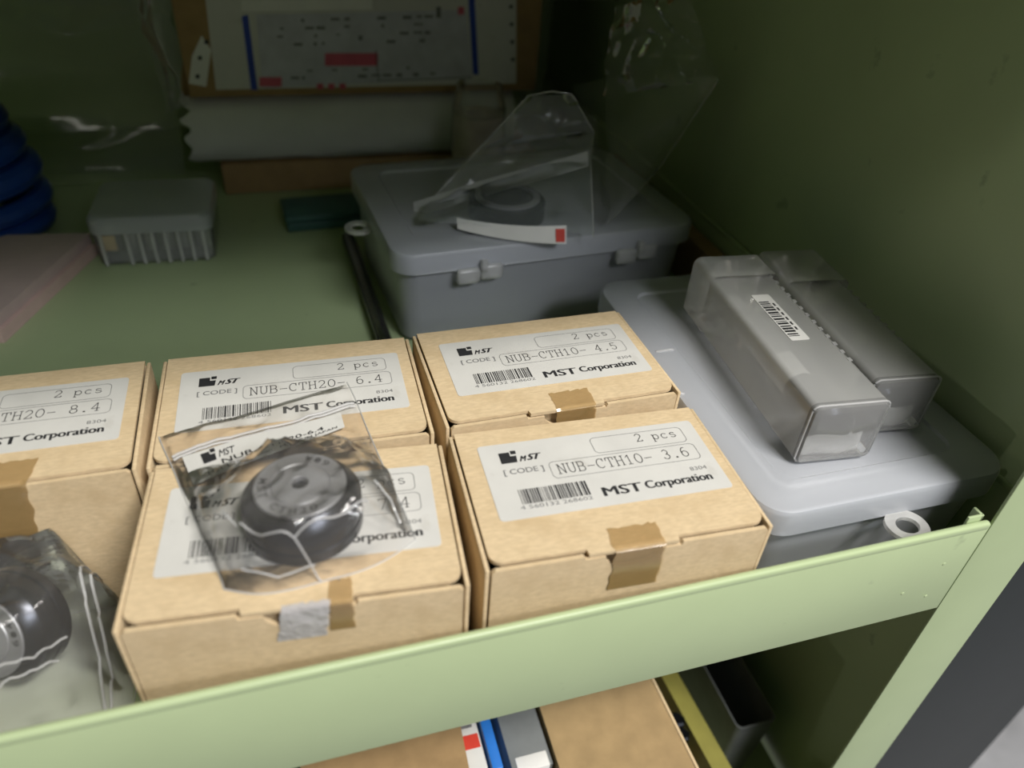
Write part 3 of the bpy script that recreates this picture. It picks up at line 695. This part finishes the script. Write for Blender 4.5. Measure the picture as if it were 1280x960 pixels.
t, o = lower_box('lower_carton', 'tan cardboard box with a pale cut edge on the lower shelf', 'box', big, ZL, Z1, 'tan_board')
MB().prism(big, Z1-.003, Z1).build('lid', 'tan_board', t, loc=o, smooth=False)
e0, e1 = Vector((*big[1], Z1)), Vector((*big[2], Z1))
MB().tube([e0, e0.lerp(e1, .5), e1], .0012, 6).build('cut_edge', 'kraft_edge', t, loc=o)
Z2 = -.13
q = top_pts(Z2, (380, 985), (585, 965), (590, 912), (440, 945))
q[2] = (q[1][0]+.004, q[1][1]+.10); q[3] = (q[0][0], q[0][1]+.10)
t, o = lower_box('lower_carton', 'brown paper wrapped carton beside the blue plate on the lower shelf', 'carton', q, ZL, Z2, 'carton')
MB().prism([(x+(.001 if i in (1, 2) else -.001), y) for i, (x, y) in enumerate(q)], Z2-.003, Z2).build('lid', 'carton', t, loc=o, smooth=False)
Z3 = -.135
def slab(name, label, cat, mat, pxl, pxr, z, dep, extra=None):
    a, b = at(*pxl, 2, z), at(*pxr, 2, z); y0 = (a.y+b.y)/2
    t = thing(name, label, cat, ((a.x+b.x)/2, y0+dep/2, ZL)); o = -Vector(t.location)
    MB().box((a.x, y0, ZL), (b.x, y0+dep, z), .0008).build('body', mat, t, loc=o)
    if extra: extra(t, o, a, b, y0)
    return t
def red_print(t, o, a, b, y0):
    MB().rect(a.x+.001, y0+.012, b.x-.001, y0+.020, Z3+.0004).build('red_band', 'red_ink', t, loc=o, smooth=False)
    k = MB()
    for i in range(4): k.rect(a.x+.002, y0+.024+i*.005, b.x-.003-.002*(i % 2), y0+.026+i*.005, Z3+.0004)
    k.build('print', 'grey_ink', t, loc=o, smooth=False)
slab('printed_packet', 'white printed packet with red band beside the blue plate', 'packet', 'label_paper', (585, 965), (611, 962), Z3, .10, red_print)
slab('blue_plate', 'bright blue plastic plate standing on the lower shelf', 'plate', 'sky_blue_plastic', (616, 962), (630, 960), Z3+.004, .12)
slab('grey_case', 'grey plastic case beside the tan box on the lower shelf', 'case', 'grey_plastic', (640, 962), (694, 960), Z3-.004, .10, lambda t, o, a, b, y0: MB().box((a.x+.003, y0-.0004, Z3-.03), (b.x-.002, y0+.008, Z3-.0035), .0005).build('label', 'white_paper', t, loc=o))
ZY = -.19
yl = thing('yellow_tray', 'yellow plastic tray wall beside the tan box on the lower shelf', 'tray', (*at(888, 940, 2, ZY)[:2], ZL)); yo = -Vector(yl.location)
a, b = at(905, 965, 2, ZY), at(838, 845, 2, ZY); dy = (b-a); b = a+dy*2.5
n_ = Vector((dy.y, -dy.x, 0)).normalized()*.006
MB().prism([(a.x-n_.x, a.y-n_.y), (a.x+n_.x, a.y+n_.y), (b.x+n_.x, b.y+n_.y), (b.x-n_.x, b.y-n_.y)], ZL, ZY).build('side', 'yellow_plastic', yl, loc=yo, smooth=False)
for (px, py) in ((847, 897), (853, 915)):
    q = at(px, py, 2, ZY+.004)
    bo = thing('small_bolt', 'dark bolt head beside the yellow tray wall', 'bolt', (q.x, q.y, ZL), 0, 'bolts by the yellow tray')
    MB().lathe([(.0028, 0), (.0028, ZY-ZL-.004), (.0028, ZY-ZL-.003)], 16).build('shank', 'bright_steel', bo); MB().lathe([(.005, ZY-ZL-.003), (.0055, ZY-ZL-.002), (.0055, ZY-ZL+.002), (.004, ZY-ZL+.003)], 6).build('head', 'black_steel', bo)
a = at(905, 905, 2, -.22)
gt = thing('grey_bin', 'narrow grey bin standing near the green wall on the lower shelf', 'bin', (a.x+.012, a.y+.05, ZL)); 
MB().loft([rrect(.030-2*i, .13-2*i, .004, z) for i, z in ((.003, 0), (0, .07), (.0012, .07), (.004, .002))]).build('body', 'grey_plastic', gt)
